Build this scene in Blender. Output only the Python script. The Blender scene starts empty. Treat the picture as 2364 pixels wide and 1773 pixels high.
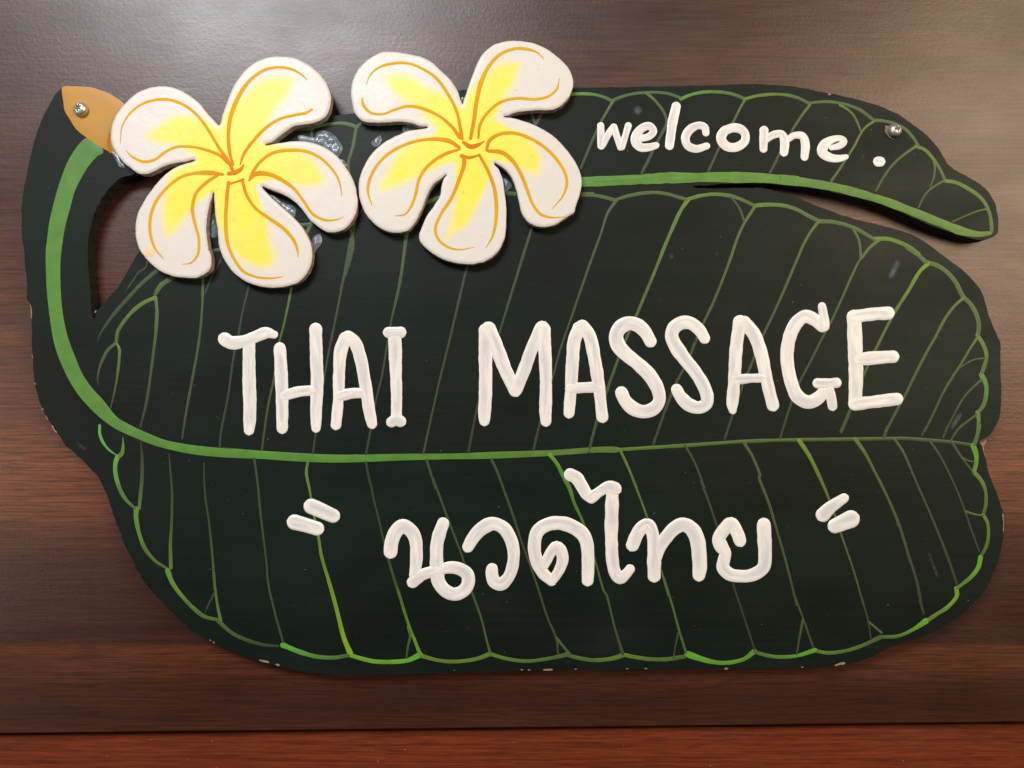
import bpy, math, random
import numpy as np
from mathutils import Vector
from mathutils.geometry import delaunay_2d_cdt
random.seed(7)
rng = np.random.default_rng(7)
C = bpy.context.scene.collection
PI = math.pi

# ------------------------------------------------------------------ camera
S = 0.00025                 # metres per traced pixel on the front face of the board
CX, CY = 1182.0, 886.5
H_BOARD = 0.0100            # front face of the board, measured out from the door
H_FLOWER = 0.0165           # front face of the flower cut-outs
D = 0.47                    # camera to door
cam = bpy.data.cameras.new('camera'); cam_o = bpy.data.objects.new('camera', cam); C.objects.link(cam_o)
cam.sensor_width = 36; cam.lens = 36 * (D - H_BOARD) / (2364 * S)
cam.clip_start = 0.01; cam.clip_end = 20
cam_o.location = (0, -D, 0); cam_o.rotation_euler = (PI / 2, 0, 0)
bpy.context.scene.camera = cam_o

# ------------------------------------------------------------------ light
w = bpy.data.worlds.new('World'); bpy.context.scene.world = w; w.use_nodes = True
w.node_tree.nodes['Background'].inputs[0].default_value = (0.80, 0.80, 0.86, 1)
w.node_tree.nodes['Background'].inputs[1].default_value = 0.03

def area(name, loc, target, sx, sy, power, col):
    l = bpy.data.lights.new(name, 'AREA'); l.shape = 'RECTANGLE'; l.size = sx; l.size_y = sy
    l.energy = power; l.color = col
    o = bpy.data.objects.new(name, l); C.objects.link(o); o.location = loc
    o.rotation_euler = (Vector(target) - Vector(loc)).to_track_quat('-Z', 'Y').to_euler()
    return o
area('window_light', (-0.60, -1.45, 1.02), (-0.05, 0, -0.08), 0.75, 0.45, 29.0, (0.95, 0.96, 0.985))
area('ceiling_light', (1.30, -1.45, 0.52), (0.1, 0, 0.0), 1.05, 0.95, 25.0, (1.0, 0.79, 0.53))
area('room_light', (-1.35, -1.0, -0.15), (-.1, 0, -.05), 0.6, 0.6, 4.0, (1.0, 0.84, 0.72))
vs = bpy.context.scene.view_settings
vs.view_transform = 'Standard'; vs.look = 'None'; vs.exposure = 0.0; vs.gamma = 1.0

# ------------------------------------------------------------------ tracing frames: (offset x, offset y, scale) of each enlarged view
TL = dict(Z=(0, 0, .9357), A=(0, 100, 3.6867), F=(200, 80, 2.7657), G=(750, 50, 2.765), W=(1300, 150, 3.6867), X=(1800, 150, 3.6862),
          L=(0, 550, 3.6867), T=(480, 680, 3.6867), U=(1050, 680, 3.6867), V=(1600, 650, 3.6867), R=(1964, 550, 3.6875),
          M=(0, 950, 3.6867), H=(850, 1050, 4.424), I=(1300, 1050, 4.424), Q=(620, 1100, 7.373), S=(1764, 950, 3.6867),
          B=(300, 1300, 3.5067), C=(900, 1300, 3.5067), D=(1500, 1300, 2.5602), K=(1964, 230, 11.06))

def trace(spec):
    """'W 10,20 30,40 w5 X 1,2' -> array of x, y, width in pixels of the photograph (width carries over)."""
    out = []; t = None; wd = 10.0
    for tok in spec.split():
        if tok in TL: t = TL[tok]; continue
        p = [float(v) for v in tok.split(',')]
        if len(p) > 2: wd = p[2]
        out.append((t[0] + p[0] / t[2], t[1] + p[1] / t[2], wd / t[2]))
    return np.array(out)

def smooth(P, step=3.0, closed=False):
    """centripetal Catmull-Rom through P (any number of columns; first two are x, y)"""
    P = np.asarray(P, float)
    keep = [0]
    for i in range(1, len(P)):
        if np.hypot(*(P[i, :2] - P[keep[-1], :2])) > 0.6: keep.append(i)
    P = P[keep]
    if closed:
        Q = np.vstack([P[-1], P, P[0], P[1]])
    else:
        if len(P) == 2: 
            n = max(2, int(np.hypot(*(P[1, :2] - P[0, :2])) / step))
            return np.array([P[0] + (P[1] - P[0]) * k / n for k in range(n + 1)])
        Q = np.vstack([2 * P[0] - P[1], P, 2 * P[-1] - P[-2]])
    out = []
    for i in range(1, len(Q) - 2):
        p0, p1, p2, p3 = Q[i - 1], Q[i], Q[i + 1], Q[i + 2]
        d = lambda a, b: max(np.hypot(*(a[:2] - b[:2])), 1e-3) ** 0.5
        t0 = 0; t1 = t0 + d(p0, p1); t2 = t1 + d(p1, p2); t3 = t2 + d(p2, p3)
        n = max(1, int(np.hypot(*(p2[:2] - p1[:2])) / step))
        for k in range(n):
            t = t1 + (t2 - t1) * k / n
            a1 = (t1 - t) / (t1 - t0) * p0 + (t - t0) / (t1 - t0) * p1
            a2 = (t2 - t) / (t2 - t1) * p1 + (t - t1) / (t2 - t1) * p2
            a3 = (t3 - t) / (t3 - t2) * p2 + (t - t2) / (t3 - t2) * p3
            b1 = (t2 - t) / (t2 - t0) * a1 + (t - t0) / (t2 - t0) * a2
            b2 = (t3 - t) / (t3 - t1) * a2 + (t - t1) / (t3 - t1) * a3
            out.append((t2 - t) / (t2 - t1) * b1 + (t - t1) / (t2 - t1) * b2)
    if not closed: out.append(P[-1])
    return np.array(out)

def noise1(n, scale, seed):
    r = np.random.default_rng(seed); k = max(4, int(n / scale) + 4)
    return np.interp(np.linspace(0, k - 1, n), np.arange(k), r.uniform(-1, 1, k))

def P3(x, y, h, hp=None):
    """a traced point, lying at depth hp (or h), put at height h out from the door"""
    hp = h if hp is None else hp
    k = S * (D - hp) / (D - H_BOARD)
    return ((x - CX) * k, -h, (CY - y) * k)

# ------------------------------------------------------------------ objects
WO = {}
def mk(name, verts, faces, mats, parent=None, origin=None, label=None, kind=None, cols=None, uvs=None, mi=None, smooth_f=False):
    me = bpy.data.meshes.new(name)
    V = np.array(verts, float)
    if origin is None:
        origin = V.mean(axis=0) if len(V) else np.zeros(3)
    me.from_pydata([tuple(v) for v in (V - np.array(origin))], [], faces)
    for m in (mats if isinstance(mats, (list, tuple)) else [mats]): me.materials.append(m)
    if cols is not None:
        a = me.color_attributes.new('paint', 'FLOAT_COLOR', 'POINT')
        a.data.foreach_set('color', np.hstack([np.array(cols, float), np.ones((len(cols), 1))]).ravel())
    if uvs is not None:
        a = me.attributes.new('stroke', 'FLOAT_VECTOR', 'POINT')
        a.data.foreach_set('vector', np.array(uvs, float).ravel())
    if mi is not None: me.polygons.foreach_set('material_index', mi)
    if smooth_f: me.polygons.foreach_set('use_smooth', [True] * len(me.polygons) if smooth_f is True else smooth_f)
    me.update()
    o = bpy.data.objects.new(name, me); C.objects.link(o)
    if parent is not None:
        o.parent = parent; o.location = Vector(origin) - WO[parent.name]
    else: o.location = origin
    WO[o.name] = Vector(origin)
    if label: o['label'] = label
    if kind: o['kind'] = kind
    return o

def root(name, loc, label, cat, group=None):
    o = bpy.data.objects.new(name, None); C.objects.link(o); o.location = loc; o.empty_display_size = 0.02
    WO[o.name] = Vector(loc); o['label'] = label; o['category'] = cat
    if group: o['group'] = group
    return o

# ------------------------------------------------------------------ materials
def srgb(r, g, b):
    f = lambda c: (c / 255 / 12.92) if c / 255 <= .04045 else ((c / 255 + .055) / 1.055) ** 2.4
    return (f(r), f(g), f(b))

class N:
    def __init__(s, name):
        s.m = bpy.data.materials.new(name); s.m.use_nodes = True; s.t = s.m.node_tree
        s.b = s.t.nodes['Principled BSDF']; s.tc = s.n('ShaderNodeTexCoord')
    def n(s, ty, **kw):
        n = s.t.nodes.new(ty)
        for k, v in kw.items():
            if k.startswith('i_'):
                key = k[2:].replace('_', ' ')
                n.inputs[int(key) if key.isdigit() else key].default_value = v
            else: setattr(n, k, v)
        return n
    def l(s, a, b): s.t.links.new(a, b)
    def noise(s, scale, stretch=(1, 1, 1), detail=4, rough=.55, src=None, dist=0, off=(0, 0, 0)):
        mp = s.n('ShaderNodeMapping'); mp.inputs['Scale'].default_value = stretch; mp.inputs['Location'].default_value = off
        s.l(src or s.tc.outputs['Object'], mp.inputs['Vector'])
        no = s.n('ShaderNodeTexNoise', i_Scale=scale, i_Detail=detail, i_Roughness=rough, i_Distortion=dist)
        s.l(mp.outputs[0], no.inputs['Vector']); return no.outputs['Fac']
    def ramp(s, fac, *stops):
        r = s.n('ShaderNodeValToRGB'); e = r.color_ramp.elements
        while len(e) < len(stops): e.new(0.5)
        for k, (p, c) in enumerate(stops):
            e[k].position = p; e[k].color = (c, c, c, 1) if isinstance(c, (int, float)) else (*c, 1)
        s.l(fac, r.inputs[0]); return r.outputs[0]
    def mix(s, fac, a, b, blend='MIX'):
        m = s.n('ShaderNodeMix', data_type='RGBA', blend_type=blend)
        for sock, v in ((m.inputs[0], fac), (m.inputs[6], a), (m.inputs[7], b)):
            if isinstance(v, bpy.types.NodeSocket): s.l(v, sock)
            else: sock.default_value = v if isinstance(v, (int, float)) else (*v, 1)
        return m.outputs[2]
    def bump(s, *hs):
        prev = None
        for h, strength, dist in hs:
            b = s.n('ShaderNodeBump', i_Strength=strength, i_Distance=dist); s.l(h, b.inputs['Height'])
            if prev: s.l(prev, b.inputs['Normal'])
            prev = b.outputs[0]
        s.l(prev, s.b.inputs['Normal'])
    def set(s, **kw):
        for k, v in kw.items():
            k = k.replace('_', ' ')
            if isinstance(v, bpy.types.NodeSocket): s.l(v, s.b.inputs[k])
            elif isinstance(v, tuple) and len(v) == 3: s.b.inputs[k].default_value = (*v, 1)
            else: s.b.inputs[k].default_value = v
        return s.m

def wood(name, dark, light, red, seed, rough=0.42, spec=0.5, bands=None):
    k = N(name)
    fine = k.noise(55, (0.35, 1, 14), 6, .65, off=(seed, 0, seed))
    mid = k.noise(9, (0.22, 1, 5.5), 5, .6, dist=.6, off=(seed * 2, 0, 3))
    broad = k.noise(3.2, (0.16, 1, 3.2), 3, .5, off=(seed, 2, 9))
    c = k.mix(k.ramp(mid, (.34, 0.0), (.66, 1.0)), dark, light)
    c = k.mix(k.ramp(broad, (.38, 0.0), (.62, 1.0)), c, red, 'MIX') if bands is None else c
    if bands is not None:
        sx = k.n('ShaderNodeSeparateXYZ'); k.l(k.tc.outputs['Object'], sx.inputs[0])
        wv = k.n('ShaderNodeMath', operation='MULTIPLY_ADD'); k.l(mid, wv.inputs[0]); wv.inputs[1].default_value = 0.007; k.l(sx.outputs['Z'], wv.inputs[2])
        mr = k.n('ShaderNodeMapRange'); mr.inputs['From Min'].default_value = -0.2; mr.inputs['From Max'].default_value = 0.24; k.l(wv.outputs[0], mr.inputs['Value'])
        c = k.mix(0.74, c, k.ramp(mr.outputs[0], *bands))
    c = k.mix(k.ramp(fine, (.42, 0.0), (.62, .7)), c, tuple(v * .60 for v in dark))
    pore = k.noise(1000, (0.05, 1, 1), 3, .6)
    c = k.mix(k.ramp(pore, (.54, 0.0), (.70, .55)), c, tuple(v * .35 for v in dark))
    hair = k.noise(1900, (0.035, 1, 1), 2, .6, off=(seed, 0, 5)); c = k.mix(k.ramp(hair, (.46, 0.0), (.64, .42)), c, tuple(v * .45 for v in dark))
    grit = k.noise(900, (1, 1, 1), 3, .6)
    peel = k.noise(420, (1, 1, 1), 2, .5)
    k.bump((peel, .22, .00030), (grit, .34, .00012))
    rv = k.ramp(k.noise(14, (1, 1, 2), 3), (.35, rough - .03), (.7, rough + .05))
    return k.set(Base_Color=c, Roughness=rv, Specular_IOR_Level=spec)

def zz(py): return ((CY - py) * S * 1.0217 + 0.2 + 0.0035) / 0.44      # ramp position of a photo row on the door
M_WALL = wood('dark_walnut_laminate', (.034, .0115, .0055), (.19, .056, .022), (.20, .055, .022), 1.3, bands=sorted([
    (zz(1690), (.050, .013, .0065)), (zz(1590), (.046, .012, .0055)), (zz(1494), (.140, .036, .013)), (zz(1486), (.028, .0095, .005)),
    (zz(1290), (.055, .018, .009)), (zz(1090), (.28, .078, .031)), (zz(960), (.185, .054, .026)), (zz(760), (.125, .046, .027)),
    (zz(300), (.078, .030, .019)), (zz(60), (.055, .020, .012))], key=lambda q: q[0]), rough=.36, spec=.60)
M_RAIL = wood('cherry_stained_wood', (.115, .022, .009), (.27, .052, .014), (.19, .038, .012), 4.1, rough=.38, spec=.4)

def board_mat():
    k = N('dark_green_board_paint')
    br = k.noise(34, (0.16, 1, 7), 7, .72, dist=.8); bl = k.noise(9, (1, 1, 1.6), 4, .55, off=(3, 0, 1)); bg = k.noise(26, (.5, 1, 1), 4)
    c = k.mix(k.ramp(bl, (.3, 0.), (.7, 1.)), (.0036, .0060, .0043), (.0036, .0125, .0080))
    c = k.mix(k.ramp(br, (.45, 0.), (.75, .45)), c, (.012, .0125, .011))
    c = k.mix(k.ramp(bg, (.66, 0.), (.8, .35)), c, (.018, .020, .019))
    g = k.noise(1500, (1, 1, 1), 2)
    sc = k.noise(70, (.5, 1, 3.5), 2, .5, dist=3.5, off=(4, 0, 8)); c = k.mix(k.ramp(sc, (.725, 0.), (.76, .5)), c, (.028, .032, .030))
    k.bump((br, .22, .0003), (g, .22, .00012), (k.noise(120, (1, 1, 1), 3), .12, .0004))
    return k.set(Base_Color=c, Roughness=k.ramp(bg, (.3, .38), (.72, .56)), Specular_IOR_Level=.20)
M_BOARD = board_mat()
def edge_mat(name, a, b, sc=300):
    k = N(name); f = k.noise(sc, (1, .4, 1), 5, .7); f2 = k.noise(60, (1, 1, 1), 3)
    c = k.mix(k.ramp(f, (.35, 0.), (.65, 1.)), a, b); k.bump((f, .6, .0004), (f2, .3, .0006))
    return k.set(Base_Color=c, Roughness=.85)
M_BEDGE = edge_mat('rough_painted_board_edge', (.006, .008, .007), (.030, .026, .020))
M_FEDGE = edge_mat('rough_sawn_fibreboard_edge', (.34, .25, .19), (.60, .50, .42))
M_BARE = edge_mat('bare_plywood_chip', (.16, .09, .05), (.42, .27, .16), 500)

def paint_mat(name, rough=.5, streak=.25, spec=.5):
    k = N(name); a = k.n('ShaderNodeAttribute', attribute_name='paint')
    f = k.noise(700, (1, 1, 1), 3); f2 = k.noise(110, (1, 1, 1), 3)
    c = k.mix(k.ramp(f2, (.35, 0.), (.7, streak)), a.outputs['Color'], (.03, .045, .02), 'MIX')
    st = k.n('ShaderNodeAttribute', attribute_name='stroke'); bs = k.noise(1.0, (5.5, .30, 1), 4, .65, src=st.outputs['Vector'])
    pat = k.noise(38, (1, 1, 1), 4, .6)
    c = k.mix(k.ramp(bs, (.50, 0.), (.78, streak * 2.2)), c, (.022, .035, .016))
    c = k.mix(k.ramp(pat, (.42, 0.), (.70, streak * 1.4)), c, k.mix(.55, c, (.03, .07, .02)))
    k.bump((f, .25, .0002), (bs, .3, .0002))
    return k.set(Base_Color=c, Roughness=rough, Specular_IOR_Level=spec)
M_GREEN = paint_mat('leaf_green_paint', .5)
M_LINE = paint_mat('orange_line_paint', .6, .0, .2)
M_SPOT = paint_mat('small_marks', .6, .0)

def ochre():
    k = N('ochre_stem_paint'); f = k.noise(30, (1, 1, 1), 3)
    c = k.mix(k.ramp(f, (.3, 0.), (.7, 1.)), srgb(186, 130, 20), srgb(176, 131, 26)); k.bump((k.noise(900), .15, .00015))
    return k.set(Base_Color=c, Roughness=.45)
M_OCHRE = ochre()

def letter_mat():
    k = N('thick_white_lettering_paint'); a = k.n('ShaderNodeAttribute', attribute_name='stroke')
    s1 = k.noise(1.0, (7.0, .55, 1), 4, .6, src=a.outputs['Vector']); s2 = k.noise(1.0, (2.2, .35, 1), 3, .5, src=a.outputs['Vector'], off=(5, 7, 2))
    sp = k.n('ShaderNodeSeparateXYZ'); k.l(a.outputs['Vector'], sp.inputs[0])
    thin = k.n('ShaderNodeMath', operation='MULTIPLY'); k.l(k.ramp(s2, (.36, 0.), (.58, 1.)), thin.inputs[0]); k.l(sp.outputs['Z'], thin.inputs[1])
    c = k.mix(thin.outputs[0], (.88, .850, .80), (.64, .635, .645))
    c = k.mix(k.ramp(s1, (.50, 0.), (.72, .35)), c, (.68, .665, .67))
    pin = k.noise(420, (1, 1, 1), 2); c = k.mix(k.ramp(pin, (.73, 0.), (.80, .55)), c, (.33, .30, .27))
    k.bump((s1, .28, .0003), (s2, .22, .0006), (k.noise(260), .12, .0003))
    return k.set(Base_Color=c, Roughness=.28, Specular_IOR_Level=.5)
M_WHITE = letter_mat()

def flower_mat():
    k = N('white_and_yellow_petal_paint'); a = k.n('ShaderNodeAttribute', attribute_name='paint')
    f = k.noise(1100, (1, 1, 1), 3); f2 = k.noise(45, (1, 1, 1), 4); f3 = k.noise(260, (1, 1, 1), 4)
    c = k.mix(k.ramp(f2, (.35, 0.), (.75, .16)), a.outputs['Color'], (.62, .56, .50))
    c = k.mix(k.ramp(k.noise(330), (.715, 0.), (.76, .55)), c, (.30, .25, .20))
    k.bump((f, .20, .00018), (f3, .12, .0004), (f2, .22, .002))
    return k.set(Base_Color=c, Roughness=k.ramp(f2, (.3, .30), (.7, .46)), Specular_IOR_Level=.5)
M_PETAL = flower_mat()

def metal():
    k = N('zinc_plated_steel'); f = k.noise(600, (1, 1, 1), 3)
    k.bump((f, .3, .0002)); return k.set(Base_Color=k.mix(f, (.50, .49, .46), (.82, .82, .79)), Metallic=.8, Roughness=.40)
M_METAL = metal()
k_ = N('zinc_with_painted_recess_shade'); M_RECESS = k_.set(Base_Color=(.17, .18, .165), Metallic=.5, Roughness=.6)  # darker than the plating: shade of the drive recess put into the colour
def glue():
    k = N('dried_clear_glue'); f = k.noise(110, (1, 1, 1), 5, .6, dist=1.5)
    tr = k.n('ShaderNodeBsdfTransparent'); mx = k.n('ShaderNodeMixShader'); out = k.t.nodes['Material Output']
    k.bump((f, .45, .0008))
    k.set(Base_Color=k.mix(k.ramp(f, (.35, 0.), (.65, 1.)), (.12, .16, .20), (.27, .34, .41)), Roughness=.22, Specular_IOR_Level=.8)
    k.l(k.ramp(f, (.3, .45), (.6, .9)), mx.inputs[0]); k.l(tr.outputs[0], mx.inputs[1]); k.l(k.b.outputs[0], mx.inputs[2]); k.l(mx.outputs[0], out.inputs[0])
    return k.m
M_GLUE = glue()
def smudge():
    k = N('pale_rubbed_smudge'); a = k.n('ShaderNodeAttribute', attribute_name='paint'); f = k.noise(240, (2, 1, .6), 4)
    tr = k.n('ShaderNodeBsdfTransparent'); mx = k.n('ShaderNodeMixShader'); out = k.t.nodes['Material Output']
    k.set(Base_Color=(.09, .10, .11), Roughness=.6)
    mu = k.n('ShaderNodeMath', operation='MULTIPLY'); k.l(a.outputs['Color'], mu.inputs[0]); k.l(k.ramp(f, (.3, .2), (.65, 1.)), mu.inputs[1])
    k.l(mu.outputs[0], mx.inputs[0]); k.l(tr.outputs[0], mx.inputs[1]); k.l(k.b.outputs[0], mx.inputs[2]); k.l(mx.outputs[0], out.inputs[0])
    return k.m
M_SMUDGE = smudge()
k_ = N('dark_gap'); M_DARK = k_.set(Base_Color=(.006, .004, .003), Roughness=.9)

# ------------------------------------------------------------------ the door: upper panel standing proud of the lower rail
def row(px): return 1680.5 + (1182 - px) * 0.0114       # lower edge of the panel in the photograph
def prism_panel(name, quad, h0, h1, mat, label, bevel=.0007):
    """quad: four (x, z) corners counter-clockwise, box from -h0 (back) to -h1 (front) with a chamfered front edge"""
    c = np.mean(quad, axis=0); V = []; 
    for (x, z) in quad: V.append((x, -h0, z))
    for (x, z) in quad: V.append((x, -(h1 - bevel), z))
    for (x, z) in quad:
        d = np.sign(np.array([x, z]) - c) * bevel; V.append((x - d[0], -h1, z - d[1]))
    Fc = [(8, 9, 10, 11)]
    for r0, r1 in ((0, 4), (4, 8)):
        for i in range(4): j = (i + 1) % 4; Fc.append((r0 + i, r0 + j, r1 + j, r1 + i))
    return mk(name, V, Fc, mat, kind='structure', origin=(0, 0, 0), label=label)
k0 = S * D / (D - H_BOARD)
zl, zr = (CY - row(-3000)) * k0, (CY - row(5400)) * k0
xl, xr = (-3000 - CX) * k0, (5400 - CX) * k0
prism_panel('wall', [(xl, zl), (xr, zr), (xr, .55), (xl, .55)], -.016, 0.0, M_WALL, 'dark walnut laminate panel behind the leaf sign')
g = .0006
prism_panel('wall_rail', [(xl, -.55), (xr, -.55), (xr, zr - .0047), (xl, zl - .0047)], -.016, -.0080, M_RAIL, 'reddish cherry wood rail below the dark panel')
mk('wall_backing', [(xl, .017, -.56), (xr, .017, -.56), (xr, .017, .56), (xl, .017, .56)], [(0, 1, 2, 3)], M_DARK, kind='structure', origin=(0, .017, 0))

# ------------------------------------------------------------------ sign
sign = root('leaf_sign', P3(1182, 886, H_BOARD), 'dark green wooden leaf sign with white lettering and two frangipani flowers', 'sign')

def cut_out(name, outline, h0, h1, mats, parent, hp=None, jit=.5, grid=0, colf=None, rim=0, rimh=0, undul=0, seed=1, label=None, origin_xy=None, sharp_cols=None):
    """a board sawn to the traced outline, from height h0 to h1; dense face mesh when grid > 0"""
    O = smooth(outline[:, :2], 3.0, True)
    n = len(O); d = np.roll(O, -1, 0) - np.roll(O, 1, 0); nn = np.stack([-d[:, 1], d[:, 0]], 1); nn /= np.maximum(np.linalg.norm(nn, axis=1), 1e-6)[:, None]
    O = O + nn * (noise1(n, 1.2, seed) * jit * .6 + noise1(n, 4, seed + 1) * jit)[:, None]
    pts = [Vector(p) for p in O]; inner = []
    if grid:
        a, b = O.min(0), O.max(0)
        gx, gy = np.meshgrid(np.arange(a[0], b[0], grid), np.arange(a[1], b[1], grid)); gx = gx + (np.arange(gx.shape[0]) % 2 * grid / 2)[:, None]
        Pg = np.stack([gx.ravel(), gy.ravel()], 1)
        ins = inside(Pg, O); Pg = Pg[ins]; dd = dist_poly(Pg, O); Pg = Pg[dd > grid * .55]
        if rim:   # rows that follow the rounded rim
            pass
        inner = Pg
        pts += [Vector(p) for p in Pg]
    r = delaunay_2d_cdt(pts, [], [list(range(n))], 1, 1e-4)
    vv = np.array([tuple(v) for v in r[0]]); tris = r[2]
    dd = dist_poly(vv, O) if (rim or colf) else None
    hh = np.full(len(vv), h1)
    if rim:
        q = np.clip(dd / rim, 0, 1); hh = h1 - rimh * (1 - np.sqrt(np.clip(1 - (1 - q) ** 2, 0, 1)))
    hp = h1 if hp is None else hp
    V = [P3(x, y, h, hp) for (x, y), h in zip(vv, hh)]
    Fc = []; mi = []; sm = []
    for f in tris:
        f = list(f)
        p = [vv[i] for i in f]; ar = (p[1][0] - p[0][0]) * (p[2][1] - p[0][1]) - (p[1][1] - p[0][1]) * (p[2][0] - p[0][0])
        if ar > 0: f = f[::-1]
        Fc.append(tuple(f)); mi.append(0); sm.append(bool(rim))
    cols = None
    if colf is not None: cols = list(colf(vv, dd))
    # side wall, wavy as sawn
    b0 = len(V); levels = 4; hr = h1 - rimh
    for L in range(levels):
        t = L / (levels - 1); h = hr + (h0 - hr) * t
        for i, (x, y) in enumerate(O):
            o = nn[i] * (0 if L == 0 else .5 * math.sin(i * .9 + L) * jit)
            V.append(P3(x + o[0], y + o[1], h, hp))
            if cols is not None: cols.append((.7, .6, .5))
    area2 = np.sum(O[:, 0] * np.roll(O[:, 1], -1) - np.roll(O[:, 0], -1) * O[:, 1])
    for L in range(levels - 1):
        for i in range(n):
            j = (i + 1) % n; a = b0 + L * n + i; b = b0 + L * n + j; c = b + n; e = a + n
            Fc.append((a, b, c, e) if area2 < 0 else (a, e, c, b)); mi.append(1); sm.append(False)
    ob = mk(name, V, Fc, mats, parent, cols=cols, mi=mi, smooth_f=sm, label=label)
    return ob, O

def inside(P, O):
    x, y = P[:, 0][:, None], P[:, 1][:, None]; x1, y1 = O[:, 0][None], O[:, 1][None]; x2, y2 = np.roll(x1, -1, 1), np.roll(y1, -1, 1)
    c = ((y1 > y) != (y2 > y)) & (x < (x2 - x1) * (y - y1) / np.where(y2 == y1, 1e-9, y2 - y1) + x1)
    return c.sum(1) % 2 == 1
def dist_poly(P, O):
    out = np.empty(len(P)); A = O; B = np.roll(O, -1, 0); AB = B - A; L2 = np.maximum((AB ** 2).sum(1), 1e-9)
    for s in range(0, len(P), 4000):
        p = P[s:s + 4000][:, None, :]; t = np.clip(((p - A) * AB).sum(2) / L2, 0, 1)
        out[s:s + 4000] = np.sqrt((((A + AB * t[..., None]) - p) ** 2).sum(2).min(1))
    return out

OUT = trace("""A 530,385 545,366 600,362 700,365 790,375 880,405 960,440 1060,510 F 280,470 400,540 430,650 400,780 302,888
 A 1020,1150 960,1200 900,1270 850,1350 810,1430 780,1520 765,1600 L 752,0 748,100 748,200 755,320 768,430 777,560 782,640 798,688 806,688 812,640 850,592 930,500 1000,420 1060,330 1110,230 1180,120
 F 380,1300 450,1180 590,1050 680,850 780,720 860,645 1000,595 1300,545 1560,522 1700,505 G 90,597 200,582 400,530 600,470 850,438 910,434 1200,425 1590,426 1797,422
 W 100,195 400,190 800,182 1200,174 1500,165 1700,165 1900,178 2050,198 X 320,222 420,240 640,290 860,355 1000,415 1110,490 1220,570 1320,670 1400,790 1425,838 1500,895 1600,950 1700,1010 1760,1060 1810,1130 1840,1200 1855,1280 1860,1400 1850,1440 1810,1465 1740,1485 1650,1480 1560,1455 1400,1408 1200,1325 1000,1240 800,1166 600,1115 400,1070 200,1038 0,1014
 W 1800,1012 1600,1000 1400,1010 1200,1026 1105,1033 1105,1039 1300,1050 1450,1050 1600,1045 1700,1050 1850,1085 2000,1130 X 200,1150 400,1230 600,1300 800,1350 1000,1400 1150,1455 1280,1540 1440,1659
 R 830,180 960,280 1060,380 1110,450 1150,560 1175,650 1220,770 1265,870 1275,920 1275,1050 1278,1180 1280,1400 1270,1500 1240,1580
 S 1932,184 1900,215 1840,250 1832,262 1860,310 1880,390 1900,480 1940,600 1980,690 2010,780 2030,860 2035,1000 2030,1100 2010,1200 1990,1280 1950,1370 1900,1480 1850,1560
 D 1930,220 1850,300 1750,370 1650,420 1550,455 1420,500 1300,560 1200,590 1100,608 1000,615 800,620 500,622 200,625
 C 2104,860 1700,862 1300,865 1000,868 700,880 400,890 B 2104,905 1800,908 1600,900 1400,875 1200,835 1000,775 850,720 700,655 600,600 480,520 380,440 280,340 180,230 100,120 40,30
 M 1300,1540 1210,1420 1140,1290 1080,1170 1030,1050 980,920 930,770 875,640 830,550 760,480 700,410 640,360 560,290 520,230 480,170 430,100 400,50
 L 370,1475 330,1370 300,1250 285,1150 278,1000 270,900 270,750 265,600 252,550 235,530 230,400 215,250 205,100 A 190,1659 183,1500 185,1400 195,1270 215,1180 235,1080 250,1000 275,900 300,800 330,720 370,620 410,540 460,450 515,393""")
board, OB = cut_out('board', OUT, .0003, H_BOARD, [M_BOARD, M_BEDGE], sign, jit=.8, seed=11)

def sheet(name, outline, h, mat, parent, dome=.0001, cols=None, label=None, sm=True, step=3, grid=8, soft=4, kind=None, mottle=0, hp=None):
    """a thin coat of paint or glue with a thickness of its own"""
    O = smooth(outline[:, :2], step, True); a, b = O.min(0), O.max(0)
    gx, gy = np.meshgrid(np.arange(a[0], b[0], grid), np.arange(a[1], b[1], grid)); Pg = np.stack([gx.ravel(), gy.ravel()], 1) + .37
    if len(Pg): Pg = Pg[inside(Pg, O)]
    if len(Pg): Pg = Pg[dist_poly(Pg, O) > grid * .4]
    r = delaunay_2d_cdt([Vector(p) for p in O] + [Vector(p) for p in Pg], [], [list(range(len(O)))], 1, 1e-4)
    vv = np.array([tuple(v) for v in r[0]]); dd = dist_poly(vv, O); q = np.clip(dd / soft, 0, 1)
    hh = h + dome * q * (1 + (rng.uniform(-mottle, mottle, len(vv)) if mottle else 0))
    V = [P3(x, y, z, hp if hp is not None else h) for (x, y), z in zip(vv, hh)]; Fc = []
    for f in r[2]:
        f = list(f); p = [vv[i] for i in f]; ar = (p[1][0] - p[0][0]) * (p[2][1] - p[0][1]) - (p[1][1] - p[0][1]) * (p[2][0] - p[0][0])
        Fc.append(tuple(f[::-1] if ar > 0 else f))
    cc = None
    if cols == 'soft': cc = [(t, t, t) for t in q * q * (3 - 2 * q)]
    elif cols is not None: cc = [cols] * len(V)
    return mk(name, V, Fc, mat, parent, cols=cc, smooth_f=sm, label=label, kind=kind)

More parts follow.
